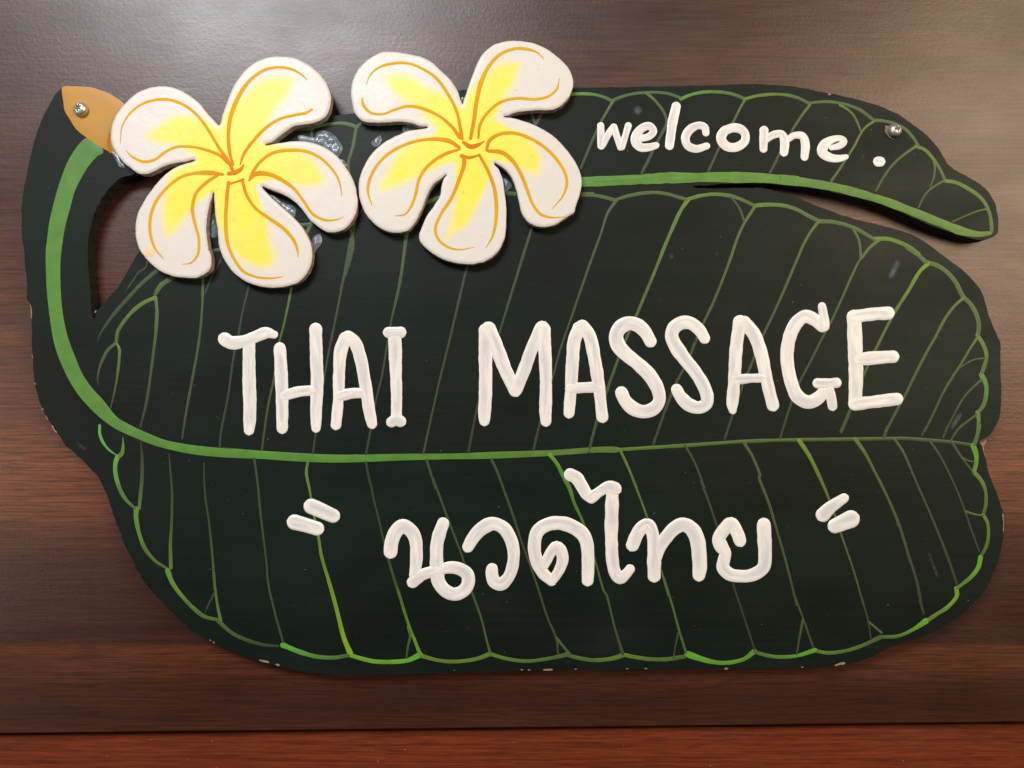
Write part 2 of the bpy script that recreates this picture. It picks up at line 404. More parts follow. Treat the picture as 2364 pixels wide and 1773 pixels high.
def ribbon(segs, h, H, c0=None, c1=None, prof=5, step=3.0, round_ends=True, seed=0, wob=.04, end_blob=0.0, letter=False, hvar=0.0, fade=lambda t: t):
    """one brush stroke -> verts, faces, cols, uvs"""
    P = smooth(segs, step)
    d = np.gradient(P[:, :2], axis=0); L = np.concatenate([[0], np.cumsum(np.linalg.norm(np.diff(P[:, :2], axis=0), axis=1))])
    if round_ends:   # half-round caps beyond both ends
        def cap(p, dr, wd, sgn):
            out = []
            for t in ((.30, .6, .85, 1.0) if letter else (.5, .85, 1.0)):
                out.append((p[0] + dr[0] * wd / 2 * t, p[1] + dr[1] * wd / 2 * t, wd * math.sqrt(max(1 - t * t, .002))))
            return out
        u0 = -d[0] / max(np.linalg.norm(d[0]), 1e-6); u1 = d[-1] / max(np.linalg.norm(d[-1]), 1e-6)
        a = cap(P[0], u0, P[0, 2], -1)[::-1]; b = cap(P[-1], u1, P[-1, 2], 1)
        n0, n1 = len(a), len(b); P = np.vstack([a, P, b]); d = np.vstack([[-u0] * n0, d, [u1] * n1])
    else: n0 = n1 = 0
    L = np.concatenate([[0], np.cumsum(np.linalg.norm(np.diff(P[:, :2], axis=0), axis=1))]); T = L / max(L[-1], 1e-6)
    nl = np.linalg.norm(d, axis=1); d = d / np.maximum(nl, 1e-6)[:, None]; nn = np.stack([-d[:, 1], d[:, 0]], 1)
    n = len(P); wv = P[:, 2] * (1 + wob * noise1(n, 3, seed) + wob * noise1(n, 9, seed + 5)); off = noise1(n, 6, seed + 9) * wob * P[:, 2] * .3
    V, Cc, U, Fc = [], [], [], []
    hv = 1 + hvar * noise1(n, 8, seed + 2)
    wmax = P[:, 2].max()
    for i in range(n):
        wfrac = min(1.0, P[i, 2] / (np.median(P[:, 2]) + 1e-6))
        blob = end_blob * math.exp(-((L[-1] - L[i] - wmax * .55) / (wmax * .22)) ** 2)
        for k in range(prof):
            t = -1 + 2 * k / (prof - 1)
            if letter:
                z = (1 - abs(t) ** 4.5) ** .55
                z = z * (1 - .09 * math.exp(-(t / .42) ** 2) * min(1, wfrac)) + blob * math.exp(-(t / .45) ** 2)
                z = H * z * hv[i] * min(1, .25 + .75 * math.sqrt(wfrac))
            else: z = H * (1 - t * t) * hv[i]
            x = P[i, 0] + nn[i, 0] * (wv[i] / 2 * t + off[i]); y = P[i, 1] + nn[i, 1] * (wv[i] / 2 * t + off[i])
            V.append(P3(x, y, h + z, h))
            if c0 is not None:
                tt = fade(T[i]); Cc.append(tuple(np.array(c0) * (1 - tt) + np.array(c1) * tt))
            mid = 4 * T[i] * (1 - T[i])
            U.append((t * .5 + seed * 3.1, L[i] / max(wmax, 1) + seed * 1.7, (1 - t * t) * min(1, mid * 1.6) * min(1, wfrac)))
    for i in range(n - 1):
        for k in range(prof - 1):
            a = i * prof + k; Fc.append((a, a + 1, a + prof + 1, a + prof))
    return V, Fc, Cc, U

def orient(V, Fc):
    """make faces look out from the door (-Y)"""
    out = []
    for f in Fc:
        a, b, c = (np.array(V[f[k]]) for k in (0, 1, 2)); nrm = np.cross(b - a, c - a)
        out.append(tuple(f) if nrm[1] < 0 else tuple(f[::-1]))
    return out

# ---- painted stem and edges of the leaf
BR, MID, DIM, LIME, HOT = srgb(88, 148, 46), srgb(70, 96, 42), srgb(41, 49, 33), srgb(94, 128, 40), srgb(98, 172, 38)
OLV = srgb(52, 66, 33); TOP = srgb(92, 148, 52)
ORANGE = trace("A 528,382 545,367 600,364 700,367 790,377 880,407 960,443 1055,510 F 270,480 380,560 420,660 390,760 300,860 A 1010,960 955,935 870,890 800,850 740,805 680,760 640,720 590,640 550,570 540,500 528,430")
sheet('stem_tip', ORANGE, H_BOARD + .00012, M_OCHRE, sign, label='ochre yellow painted tip of the stem', dome=.00015, grid=12)
STEM = trace("A 740,806 680,850 620,930 570,1020 530,1120 490,1240 450,1390 420,1520 402,1659 L 390,100 390,250 397,420 412,580 430,720 455,870 490,990 540,1110 600,1230 680,1350 780,1460 880,1550 980,1620 M 1050,180 1200,245 1320,290 1450,325 1620,360 1800,382 2000,395 2212,403 T 800,1422 1100,1430 1400,1422 1700,1410 2100,1401 U 200,1400 600,1385 820,1372 1200,1345 1400,1336 1400,1306 800,1325 300,1340 0,1352 T 1700,1355 1100,1362 800,1350 400,1325 100,1300 M 2000,320 1800,303 1600,280 1400,240 1250,180 1100,110 1000,50 L 880,1380 780,1270 700,1150 640,1010 580,850 545,700 525,560 515,400 515,200 530,50 A 540,1640 560,1540 600,1390 640,1250 690,1150 750,1050 830,960 875,935 876,905 870,893")
stem = sheet('stem', STEM, H_BOARD + .00005, M_GREEN, sign, dome=.00018, grid=10, soft=8, cols=srgb(100, 156, 62), label='bright green painted stem curving round the left of the leaf')
me = stem.data; ca = me.color_attributes['paint']; off = WO[stem.name]
for i, v in enumerate(me.vertices):
    px = (v.co.x + off.x) / S + CX; py = CY - (v.co.z + off.z) / S
    t = min(1, max(0, (px - 900) / 450)); q = min(1, max(0, (520 - py) / 350)); n_ = .5 + .5 * math.sin(px * .011 + py * .006)
    b = .86 * np.array(BR) * (1 - .25 * n_) + np.array(srgb(96, 142, 62)) * .25 * n_
    b = b * (1 - q) + np.array(srgb(76, 128, 46)) * q
    c = b * (1 - t) + np.array(srgb(84, 120, 38)) * t
    ca.data[i].color = (*c, 1)

VEINS = [  # kind, trace, start colour, end colour
 ('tongue_midrib', "W 130,997,88 500,980,85 850,963,100 1150,958,92 1400,955,90 1700,962,88 2000,990,84 X 0,970,75 200,995 450,1035 650,1085 850,1143 1050,1216 1200,1275,75 1400,1355 1550,1415 1700,1440,45 1790,1430,35", BR, srgb(92,132,44)),
 ('midrib', "U 1380,1321,30 1900,1288,32 V 0,1390,31 400,1362 700,1350 1200,1343 1600,1337 1800,1335 2000,1350 2190,1365 S 1700,275,28 1775,288", srgb(84,118,40), OLV),
 ('leaf_edge', "W 40,250,28 150,245 250,250 340,270 415,305", TOP, MID), ('leaf_edge', "W 415,305,26 500,270 600,245 700,235 800,233 900,245 1000,280", MID, MID),
 ('leaf_edge', "W 1000,290,28 1080,255 1180,233 1300,228 1400,238 1480,260 1545,290", TOP, MID), ('leaf_edge', "W 1545,290,28 1650,262 1800,248 1900,255 2000,280 2090,325", LIME, MID),
 ('leaf_edge', "W 2090,325,26 2212,312 X 450,315,28 560,335 680,380 750,430 800,470", MID, MID), ('leaf_edge', "X 800,470,28 880,475 980,500 1060,540 1130,610 1180,690", MID, MID),
 ('leaf_edge', "X 1160,690,28 1240,725 1300,790 1360,880 1410,985", LIME, MID), ('leaf_edge', "X 1410,985,32 1500,1000 1600,1050 1690,1110 1750,1180 1785,1260 1800,1340 1800,1420 1770,1440", LIME, MID),
 ('leaf_vein', "W 430,300,28 370,400,26 320,490 260,620 200,760 150,880,20", LIME, DIM), ('leaf_vein', "W 710,240,30 770,290 830,360 870,430 882,490 820,620 760,740 670,920,30", LIME, DIM),
 ('leaf_vein', "W 1550,290,30 1500,380,26 1450,480 1390,590 1330,700 1270,830 1235,905", LIME, DIM), ('leaf_vein', "W 2100,340,26 2030,430 1960,540 1900,650 1840,760 1790,860 1760,915", LIME, DIM),
 ('leaf_vein', "X 510,340,24 580,380 630,430 665,500 690,560", LIME, MID), ('leaf_vein', "X 800,480,26 730,530 680,600 640,680 590,760 520,870 440,985,30", LIME, MID),
 ('leaf_vein', "X 1160,690,28 1060,760,26 960,850 880,960 820,1070,20", LIME, OLV), ('leaf_vein', "X 1310,800,32 1320,880,26 1310,960,22 1280,1045,16", LIME, OLV),
 ('leaf_vein', "X 1400,985,24 1320,1030,20 1240,1100 1180,1215", LIME, OLV), ('leaf_vein', "X 1770,1225,22 1680,1245,18 1580,1285 1470,1335", LIME, OLV),
 ('leaf_vein', "L 1250,200,26 1240,250,24 1180,290,18 1120,380 1060,460,8", DIM, DIM), ('leaf_vein', "L 1350,262,44 1200,390,38 1090,510 990,620 900,740,28 850,820,18 830,890,6", MID, DIM),
 ('leaf_edge', "L 1480,330,45 1370,400,42 1320,480,30", MID, MID), ('leaf_edge', "L 1320,505,34 1220,550 1120,630 1040,730 1000,800 990,880,30", LIME, MID),
 ('leaf_edge', "L 990,890,28 920,950 870,1040 840,1130,22 830,1210,14 840,1250,4", MID, DIM), ('leaf_vein', "L 990,890,20 1015,940,32 1015,1020 1005,1120,28 980,1280,20 940,1450,12", srgb(112,150,66), OLV),
 ('leaf_vein', "L 1325,510,38 1335,600,36 1330,760 1310,940,30 1280,1180 1250,1380 1195,1610,18", LIME, DIM),
 ('leaf_vein', "L 1728,320,30 1720,600,26 1690,900 1640,1180 1590,1450 M 1550,230,16", MID, srgb(56,66,50)), ('leaf_vein', "L 1880,190,22 1800,330,20 1745,470,14", DIM, DIM),
 ('leaf_vein', "L 2120,400,20 2060,650,22 2030,820 1990,1000 1940,1350 1880,1659 M 1870,300", DIM, DIM),
 ('leaf_vein', "F 1310,1600,22 T 700,0,24 650,240,22 600,440 565,700 510,960 460,1320", LIME, OLV),
 ('leaf_vein', "F 1722,590,26 1700,720 1670,830,22 1700,1000 1710,1180,24 1670,1400 1640,1560,20 T 1127,0,24 1080,240,22 1030,480 985,740 940,1000 915,1190 895,1350", MID, DIM),
 ('leaf_vein', "F 1435,1200,30 1390,1300,26", BR, MID), ('leaf_edge', "F 1340,1215,22 1420,1212", MID, MID), ('leaf_edge', "F 800,1380,22 860,1372", MID, MID),
 ('leaf_vein', "G 525,1330,26 480,1659,24 T 1560,230,20 1520,460 1480,700 1430,900 1380,1180,26 1345,1360", MID, DIM),
 ('leaf_vein', "G 912,1550,18 885,1659,20 T 2090,250,24 2030,500 1970,740,22 1900,1050 1835,1350", DIM, OLV),
 ('leaf_vein', "G 1328,1300,20 1270,1480 1215,1659 U 385,310 300,600 190,960 150,1160,24 115,1345", OLV, DIM),
 ('leaf_edge', "F 1320,606,20 1440,600", MID, MID), ('leaf_edge', "F 1445,592,22 1550,570,20 1650,570 1730,592", MID, MID), ('leaf_vein', "F 1432,600,22 1440,665,18", MID, DIM),
 ('leaf_edge', "G -60,668,20 80,648 150,652 205,672", MID, MID), ('leaf_edge', "G 205,672,18 240,640,20", MID, MID),
 ('leaf_vein', "G 1385,575,26 1365,620,26 1345,660,20", OLV, OLV), ('leaf_vein', "G 1310,570,22 1345,655,22", OLV, OLV),
 ('leaf_edge', "G 640,1155,28 730,1125", MID, MID), ('leaf_edge', "G 1155,1095,28 1215,1100", MID, MID), ('leaf_vein', "G 200,1240,30 245,1195,28", OLV, OLV), ('leaf_vein', "G 165,1330,22 180,1420,26 135,1600 T 1127,-40,22", MID, DIM),
 ('leaf_edge', "G 1640,1100,26 1720,1100 W 150,1105,32 250,1108 350,1125 450,1155", MID, MID),
 ('leaf_vein', "W 460,1145,32 380,1260,26 320,1440,24 240,1659 U 990,200,22 900,460 840,680,20 780,890 720,1110,24 670,1325", MID, DIM),
 ('leaf_edge', "W 440,1152,30 550,1115 650,1095 780,1085 900,1100 980,1125 1050,1145", MID, MID), ('leaf_vein', "W 1065,1145,44 1000,1240,38 930,1390,36 870,1530 820,1659,34 U 1540,190,30 1470,350 1390,550,28 1290,830 1205,1090,30 1140,1340", srgb(112,156,44), OLV),
 ('leaf_edge', "W 1070,1140,32 1170,1112 1300,1100 1430,1115 1530,1150 1630,1198", LIME, MID), ('leaf_vein', "W 1640,1195,34 1540,1350,28 1480,1480,28 1420,1659,30 V 180,160,28 90,350 0,560 U 2050,390,30 1990,550 1880,760 1830,880,30 1750,1100 1690,1275", LIME, DIM),
 ('leaf_vein', "W 1430,1125,28 1500,1220,26 1540,1330,24", OLV, OLV), ('leaf_edge', "W 1630,1198,36 1700,1190,34 1800,1190 1900,1200 2000,1235 2080,1280 2170,1325", LIME, MID),
 ('leaf_vein', "W 2180,1325,32 2100,1430,28 2040,1540 1990,1659 V 700,240,26 590,470 510,670 400,940 330,1150 270,1340", LIME, DIM),
 ('leaf_edge', "X 325,1330,38 450,1335,36 560,1360 650,1395 730,1440 805,1485", MID, MID), ('leaf_vein', "X 850,1485,36 760,1560,32 700,1640 R 80,180,26 0,340 V 1250,180,24 1170,350 1110,460 1000,680 900,870 830,1050 740,1335", LIME, DIM),
 ('leaf_vein', "X 610,1375,28 670,1480,26 685,1560 690,1650", MID, MID), ('leaf_edge', "X 810,1480,36 920,1480,36 1020,1510 1120,1560 1190,1620 R 470,70,40 560,130 640,205", LIME, MID),
 ('leaf_vein', "R 660,215,44 590,280,40 500,430,36 380,620 320,730,32 215,940 V 1500,690,28 1400,920 1330,1110,34 1260,1280", srgb(118,168,40), OLV),
 ('leaf_edge', "R 650,208,40 730,230 820,290 890,370 930,450 958,500", MID, MID), ('leaf_vein', "R 960,508,36 880,580,30 800,690 720,840 620,1020 540,1180 460,1340 390,1470 290,1659,30 S 1060,110 1015,230", LIME, OLV),
 ('leaf_edge', "R 958,500,40 1020,560 1070,650 1090,740 1080,830", MID, MID), ('leaf_vein', "R 1078,845,32 1010,950,26 940,1070 880,1160,28 780,1330 710,1480 620,1659,30 S 1390,110,26 1345,200", LIME, DIM),
 ('leaf_vein', "R 1140,1022,20 1050,1035 980,1070 900,1120", MID, OLV), ('leaf_vein', "R 1115,1205,26 1030,1280,22 960,1360 890,1480 800,1659,24 S 1570,110,24 1525,220", MID, DIM),
 ('leaf_vein', "R 1070,1505,22 980,1570,20 890,1650 S 1700,100,20 1630,180 1590,245", MID, OLV),
 ('leaf_edge', "R 1078,825,38 1130,910,36 1155,1000 1140,1080 1110,1160,36", LIME, MID), ('leaf_edge', "R 1112,1165,44 1150,1240,38 1152,1340 1130,1420 1080,1490", BR, MID),
 ('leaf_edge', "R 1080,1485,44 1090,1560,36 1085,1650 S 1830,100,40 1815,200,36 1785,290", LIME, MID), ('leaf_edge', "S 1780,290,50 1805,370,42 1805,440,38 1785,515", BR, BR),
 ('leaf_edge', "S 1785,515,40 1850,590,34 1885,680,32 1887,790 1865,880,30", LIME, MID), ('leaf_edge', "S 1865,880,34 1900,940,30 1910,1050 1890,1150 1842,1240", LIME, MID),
 ('leaf_edge', "S 1842,1240,42 1825,1320,40 1770,1400,36 1700,1460,32 1640,1505,30", HOT, LIME), ('leaf_edge', "S 1635,1505,38 1640,1570,38 D 1760,260,24 1700,300 1635,343", srgb(112,160,40), LIME),
 ('leaf_edge', "D 1632,343,38 1560,390,22 1470,430 1365,437", HOT, MID), ('leaf_edge', "D 1365,437,26 1250,490,22 1150,520 1050,530 975,517", MID, LIME),
 ('leaf_edge', "D 975,515,32 880,545,22 780,555 700,548 620,525", HOT, MID), ('leaf_edge', "D 618,522,34 560,565,24 470,588,26 380,585,28 300,565,32 225,538,40", BR, HOT),
 ('leaf_edge', "D 205,553,24 100,568,26 C 2104,778,34 1980,760 1890,742", MID, LIME), ('leaf_edge', "C 1890,742,40 1800,772,36 1650,785,32 1540,770 1420,740", LIME, MID),
 ('leaf_edge', "C 1440,738,36 1300,770,30 1100,793 950,775 820,738", MID, LIME), ('leaf_edge', "C 815,735,40 700,775,32 520,797 380,785 250,748", LIME, LIME),
 ('leaf_edge', "C 245,742,48 150,785,36 0,800 B 1980,795,36 1880,775 1785,745", HOT, srgb(110,170,40)), ('leaf_edge', "B 1780,745,36 1650,765,34 1500,755,36 1350,710,42 1240,665,50", MID, srgb(84,176,58)),
 ('leaf_edge', "B 1200,672,20 1100,665,26 980,635,32 850,580 770,520 715,465,38", DIM, MID), ('leaf_edge', "B 710,460,26 600,430,32 500,350,34 400,240 340,150,38 305,60,44", MID, TOP),
 ('leaf_edge', "M 1420,1335,22 1320,1270,28 1230,1160,36 1180,1020 1158,900,42 1160,830,46", MID, TOP), ('leaf_edge', "M 1150,825,22 1080,760,30 1020,660,36 985,540,38 982,440,38 1000,385,40", MID, srgb(100,170,66)),
 ('leaf_edge', "M 990,372,10 920,320,20 870,250,26 848,180,28 848,120,26", srgb(92,168,84), srgb(92,172,70)), ('leaf_edge', "M 1045,222,6 1048,300,26 1035,360,42 1000,390,36", LIME, LIME),
 ('leaf_vein', "M 1198,258,10 1210,400,32 1210,550,36 1195,720,38 1185,825,34", DIM, LIME), ('leaf_vein', "M 1440,360,10 1450,500,24 1465,700,28 1460,950 1450,1150,34 1455,1330,38", DIM, LIME),
 ('leaf_vein', "M 1735,440,14 1745,700,20 1780,950,22 1810,1250,26 1830,1500,30 B 710,350,26 735,465,32", DIM, LIME), ('leaf_vein', "B 690,230,20 640,330,18 610,400,12", OLV, DIM),
 ('leaf_vein', "T 395,1395,26 430,1659,26 M 2205,750 B 1105,0,18 1120,170,22 1160,350 1200,500 1240,640", OLV, srgb(56,64,50)),
 ('leaf_vein', "T 850,1425,24 838,1520,30 865,1659,28 Q 720,350,48 780,700 850,1030,56 900,1350,64 B 1620,180,36 1680,400,40 1730,600,46 1785,735,58", LIME, srgb(128,178,34)),
 ('leaf_vein', "T 1345,1425,22 1370,1560 1395,1659 Q 1780,350,44 1880,750 1960,1100 H 210,1080,32 300,1380,34 390,1659 C 60,200,24 110,370,28 160,520 245,735,36", DIM, srgb(98,150,40)),
 ('leaf_vein', "C 150,520,34 165,590,28 145,680,22 135,770,16", LIME, OLV),
 ('leaf_vein', "T 1860,1405,28 1940,1659,26 H 650,220,30 740,450 800,620 920,930,26 970,1070 1060,1400,26 C 670,250,22 740,450 790,650 815,735,28", OLV, MID),
 ('leaf_vein', "H 1255,40,34 1320,180,32 1400,400 1480,620 1560,870,26 1650,1120 1740,1380,28 C 1275,440,22 1350,620,26 1362,740,18", OLV, OLV), ('leaf_vein', "C 1355,615,30 1400,670,24 1455,735,26", MID, MID),
 ('leaf_vein', "U 805,1360,38 870,1440,40 920,1540,42 980,1659,42 H 2100,480,40 2190,680,32 I 270,900,30 340,1130,26 420,1400,28 C 1750,250,22 1820,520 1885,735,34", HOT, OLV),
 ('leaf_vein', "U 1405,1320,32 1480,1480,26 1550,1659 I 700,220,28 790,450 850,620 930,900 1010,1210,26 1080,1450 D 80,80,16 130,240 180,420,16 215,530,20", LIME, MID), ('leaf_vein', "D 168,415,14 150,500,12 140,565", OLV, OLV),
 ('leaf_vein', "U 1960,1285,28 2050,1450,24 2125,1659 I 1400,250,28 1500,520 1560,700 1650,1000 1740,1330,24 D 500,150,14 560,330 620,515,16", OLV, DIM),
 ('leaf_vein', "V 432,1368,36 500,1480,30 570,1659 I 2000,220,34 2110,520,36 S 90,950,26 180,1260 280,1659,24 D 850,180,15 900,310 965,495,16", MID, OLV), ('leaf_vein', "D 905,335,18 885,440,16 868,540,14", MID, OLV),
 ('leaf_vein', "S 300,250,46 380,370,38 460,530,34 550,740,26 650,1030,22 760,1350,20 850,1659 D 1240,170,12 1290,340,14 1306,450", srgb(120,160,38), DIM), ('leaf_vein', "D 1292,345,16 1370,412,16", MID, MID),
 ('leaf_vein', "S 775,235,44 850,340,34 940,510,30 1050,730 1150,970 1230,1230 1300,1450 1340,1659 D 1620,300,14", LIME, DIM),
 ('leaf_vein', "S 1110,236,30 1180,340,26 1290,590,24 1400,840 1500,1080,28 1580,1290 1640,1470", MID, DIM),
 ('leaf_vein', "S 1400,240,28 1480,350,26 1590,560,22 1680,770 1760,1000 1830,1190,20", OLV, DIM), ('leaf_vein', "S 1600,265,30 1680,390,24 1780,520,20", OLV, OLV), ('leaf_vein', "S 1690,395,18 1740,420 1790,430", MID, OLV),
 ('leaf_vein', "S 1710,848,24 1790,875,22 1865,885", MID, MID),
 ('stem_tip_line', "A 932,770,14 922,850,26 940,925,22", srgb(190, 110, 18), srgb(196, 116, 20)),
]
hgt = H_BOARD + .00003
for i, (nm, sp, c0, c1) in enumerate(VEINS):
    if nm == 'stem_tip_line': hh = H_BOARD + .0003
    else: hh = hgt + i * .0000012
    # the brush starts loaded and runs dry: inner veins lose paint early, or gain it where the lower ones reach the edge
    gain = sum(c1) > sum(c0) * 1.15
    fd = (lambda t: t) if nm != 'leaf_vein' else ((lambda t: t ** 2.6) if gain else (lambda t: t ** .38))
    PT = trace(sp)
    PT[:, 2] *= .80 if nm == 'leaf_vein' else .95
    V, Fc, Cc, U = ribbon(PT, hh, .00008 if 'midrib' not in nm else .00014, c0, c1, prof=5, seed=i, wob=.07, hvar=.25, step=5, fade=fd)
    mk(nm, V, orient(V, Fc), M_GREEN if nm != 'stem_tip_line' else M_LINE, sign, cols=Cc, uvs=U, smooth_f=True)

# ---- lettering: every character a raised coat of brush paint
LET = [
 ('T', 'THAI', ["T 350,430,105 350,700,110 358,950,112 353,1110,102 350,1155,88", "T 140,378,112 200,410,112 290,402,108 400,362,100 500,325,98 565,342,66"]),
 ('H', 'THAI', ["T 612,455,100 622,650,110 632,900,104 632,1100,100 632,1140,95", "T 918,294,108 922,500,106 930,750,104 922,950,100 920,1090,92 920,1138,78", "T 650,862,88 760,828,95 890,815,85"]),
 ('A', 'THAI', ["T 1170,372,112 1130,480,112 1117,650,104 1110,900,92 1090,1110,90", "T 1190,362,110 1250,410,110 1300,550,108 1345,800,104 1375,1000,98 1397,1100,90", "T 1125,862,92 1220,842,92 1300,838,92"]),
 ('I', 'THAI', ["T 1590,360,112 1598,600,104 1605,850,92 1605,1040,92", "T 1535,322,92 1600,322,94 1640,322,100", "T 1562,1086,92 1605,1065,108 1640,1080,98"]),
 ('M', 'MASSAGE', ["U 270,310,135 262,500,118 262,800,112 252,1040,102 252,1075,92", "U 285,290,122 350,430,118 430,640,112 515,822,104", "U 745,285,124 665,440,110 590,640,108 522,815,100", "U 752,300,128 768,500,110 776,800,104 772,1000,102 775,1082,88"]),
 ('A', 'MASSAGE', ["U 1055,285,110 1015,400,112 1000,600,108 985,850,98 972,1010,92", "U 1085,272,118 1145,350,115 1190,550,108 1228,800,102 1256,1045,98", "U 985,800,96 1100,792,92 1230,785,94"]),
 ('S', 'MASSAGE', ["U 1665,400,104 1620,320,112 1560,262,116 1480,243,118 1410,280,122 1374,350,120 1390,430,124 1460,510,118 1560,590,116 1660,690,116 1725,800,112 1740,900,106 1700,965,112 1620,996,114 1530,975,116 1455,910,110 1418,834,108"]),
 ('S', 'MASSAGE', ["U 2126,372,98 2080,300,108 2010,245,114 1940,237,114 1868,280,118 1845,350,118 1880,440,122 1950,540,114 2040,650,112 2110,760,112 2148,870,106 2140,930,108 2080,962,108 1990,935,112 1920,868,106 1888,808,98"]),
 ('A', 'MASSAGE', ["V 400,345,122 385,420,112 365,600,108 350,850,104 335,1050,98 338,1095,70", "V 435,350,120 520,450,114 580,620,112 630,850,108 680,1055,104", "V 362,838,86 480,824,80 585,820,80"]),
 ('G', 'MASSAGE', ["V 1100,385,98 1040,330,108 960,296,112 890,340,114 830,450,116 800,600,116 810,750,114 842,880,116 890,980,116 980,1025,114 1070,988,108 1130,910,90", "V 1098,212,74 1112,300,84 1115,380,96", "V 1165,920,76 1178,1000,84 1186,1062,82", "V 1060,866,90 1140,868,88 1220,862,88"]),
 ('E', 'MASSAGE', ["V 1370,300,122 1378,500,126 1385,750,122 1380,1000,116 1370,1040,104", "V 1372,300,112 1500,280,112 1662,268,108", "V 1400,665,104 1560,648,112 1702,640,108", "V 1374,1045,108 1550,1022,106 1735,1000,108"]),
 ('w', 'welcome', ["W 320,516,60 324,690,64", "W 340,680,52 385,590,58 432,530,64", "W 430,530,64 462,620,58 490,700,60", "W 498,700,58 530,600,56 555,516,58"]),
 ('e', 'welcome', ["W 665,625,56 730,608,62 770,565,64 735,520,66 670,540,72 620,605,78 616,655,78 660,700,76 730,700,68 792,684,56"]),
 ('l', 'welcome', ["W 962,352,78 930,500,82 905,688,74"]),
 ('c', 'welcome', ["W 1215,578,62 1205,530,66 1150,514,66 1080,550,74 1040,620,74 1060,685,72 1130,714,66 1222,690,60"]),
 ('o', 'welcome', ["W 1445,534,76 1370,565,82 1345,630,84 1390,690,78 1470,700,76 1545,650,74 1548,585,74 1510,545,76 1445,534,76 1400,545,70"]),
 ('m', 'welcome', ["W 1710,556,76 1705,715,66", "W 1720,645,52 1790,594,66 1860,590,66 1885,650,76 1880,745,72", "W 1905,640,50 1970,600,58 2040,608,68 2062,680,76 2055,785,66"]),
 ('e', 'welcome', ["X 440,705,46 515,685,58 550,650,58 520,625,50 450,635,62 380,680,84 360,740,84 420,785,76 500,796,62 565,782,44"]),
 ('.', 'welcome', ["X 835,822,84 857,822,84"]),
 ('น', 'Thai', ["H 228,995,134 238,900,138 280,790,138 355,728,142 440,780,138 486,880,130 494,1000,128 488,1120,124 470,1230,108", "H 455,1300,124 540,1232,124 640,1195,112 700,1175,110", "H 765,700,124 730,800,132 702,920,134 698,1060,136 702,1180,134 720,1300,138 790,1390,138 880,1424,138 970,1390,134 1022,1310,130 1010,1220,128 930,1165,128 840,1150,126 740,1170,110"]),
 ('ว', 'Thai', ["H 1018,942,116 1070,850,128 1150,762,138 1270,704,140 1380,745,138 1450,850,130 1484,980,122 1474,1140,118 1430,1255,118 1355,1320,136 1288,1296,138 1264,1220,128 1266,1165,120"]),
 ('ด', 'Thai', ["H 1872,1290,104 1780,1200,124 1720,1080,130 1698,930,134 1730,785,134 1830,712,140 1950,696,144 2080,730,144 I 195,805,140 238,890,132 254,1000,130 255,1150,134 250,1285,118", "H 1880,1285,90 1950,1180,110 1988,1060,122 1965,975,122 1925,938,120 1870,990,112 1825,1070,104 1800,1130,90"]),
 ('ไ', 'Thai', ["I 75,205,138 140,240,130 190,315,124 240,400,124 290,435,122", "I 505,370,124 500,500,134 495,700,138 495,900,130 505,1080,128 530,1200,126 580,1262,122 640,1220,108 684,1168,100", "I 285,440,118 380,372,108 470,325,122 530,348,138"]),
 ('ท', 'Thai', ["I 708,922,134 742,840,136 790,760,140 860,715,134 912,800,130 922,950,126 930,1100,138 930,1240,130", "I 965,1050,92 1000,930,124 1070,820,132 1150,742,140 1220,710,144 1310,755,146 1370,870,148 1390,1020,154 1395,1150,150 1388,1232,128"]),
 ('ย', 'Thai', ["I 1808,880,126 1780,800,126 1715,705,140 1650,760,132 1590,860,138 1612,930,138 1655,1000,116 1640,1080,120 1632,1150,132 1700,1220,128 1820,1240,130 1950,1220,130 2045,1150,130 2062,1000,134 2055,850,144 2050,712,140"]),
]
QUOTES = [("Q 725,508,262 850,560,262 1100,672,240", 'upper'), ("Q 440,778,262 600,820,250 830,888,240", 'lower'), ("S 500,880,124 560,820,110 680,738,84", 'upper'), ("S 602,975,126 740,915,150", 'lower')]
cnt = 0
for ch, word, strokes in LET:
    V, Fc, U = [], [], []
    small = word == 'welcome'
    for si, sp in enumerate(strokes):
        cnt += 1
        v, f, _, u = ribbon(trace(sp), H_BOARD + .00018, (.00028 if small else .00042) * (1 + .10 * si), prof=11, seed=cnt, wob=.035 if not small else .03, end_blob=.30 if not small else .1, letter=True, hvar=.10, step=3.5)
        b = len(V); V += v; U += u; Fc += [tuple(k + b for k in q) for q in f]
    lab = {'Thai': f'thick white hand painted Thai letter {ch}', 'welcome': f'small white painted {"full stop after" if ch == "." else "letter " + ch + " in"} the word welcome'}.get(word, f'thick white painted capital {ch} in the word {word}')
    mk('letter', V, orient(V, Fc), M_WHITE, sign, uvs=U, smooth_f=True, label=lab)
for qi, (sp, _) in enumerate(QUOTES):
    cnt += 1
    v, f, _, u = ribbon(trace(sp), H_BOARD + .00018, .0007, prof=13, seed=cnt, wob=.008, end_blob=.10, letter=True, hvar=.03, step=3.5)
    mk('quotation_mark', v, orient(v, f), M_WHITE, sign, uvs=u, smooth_f=True)

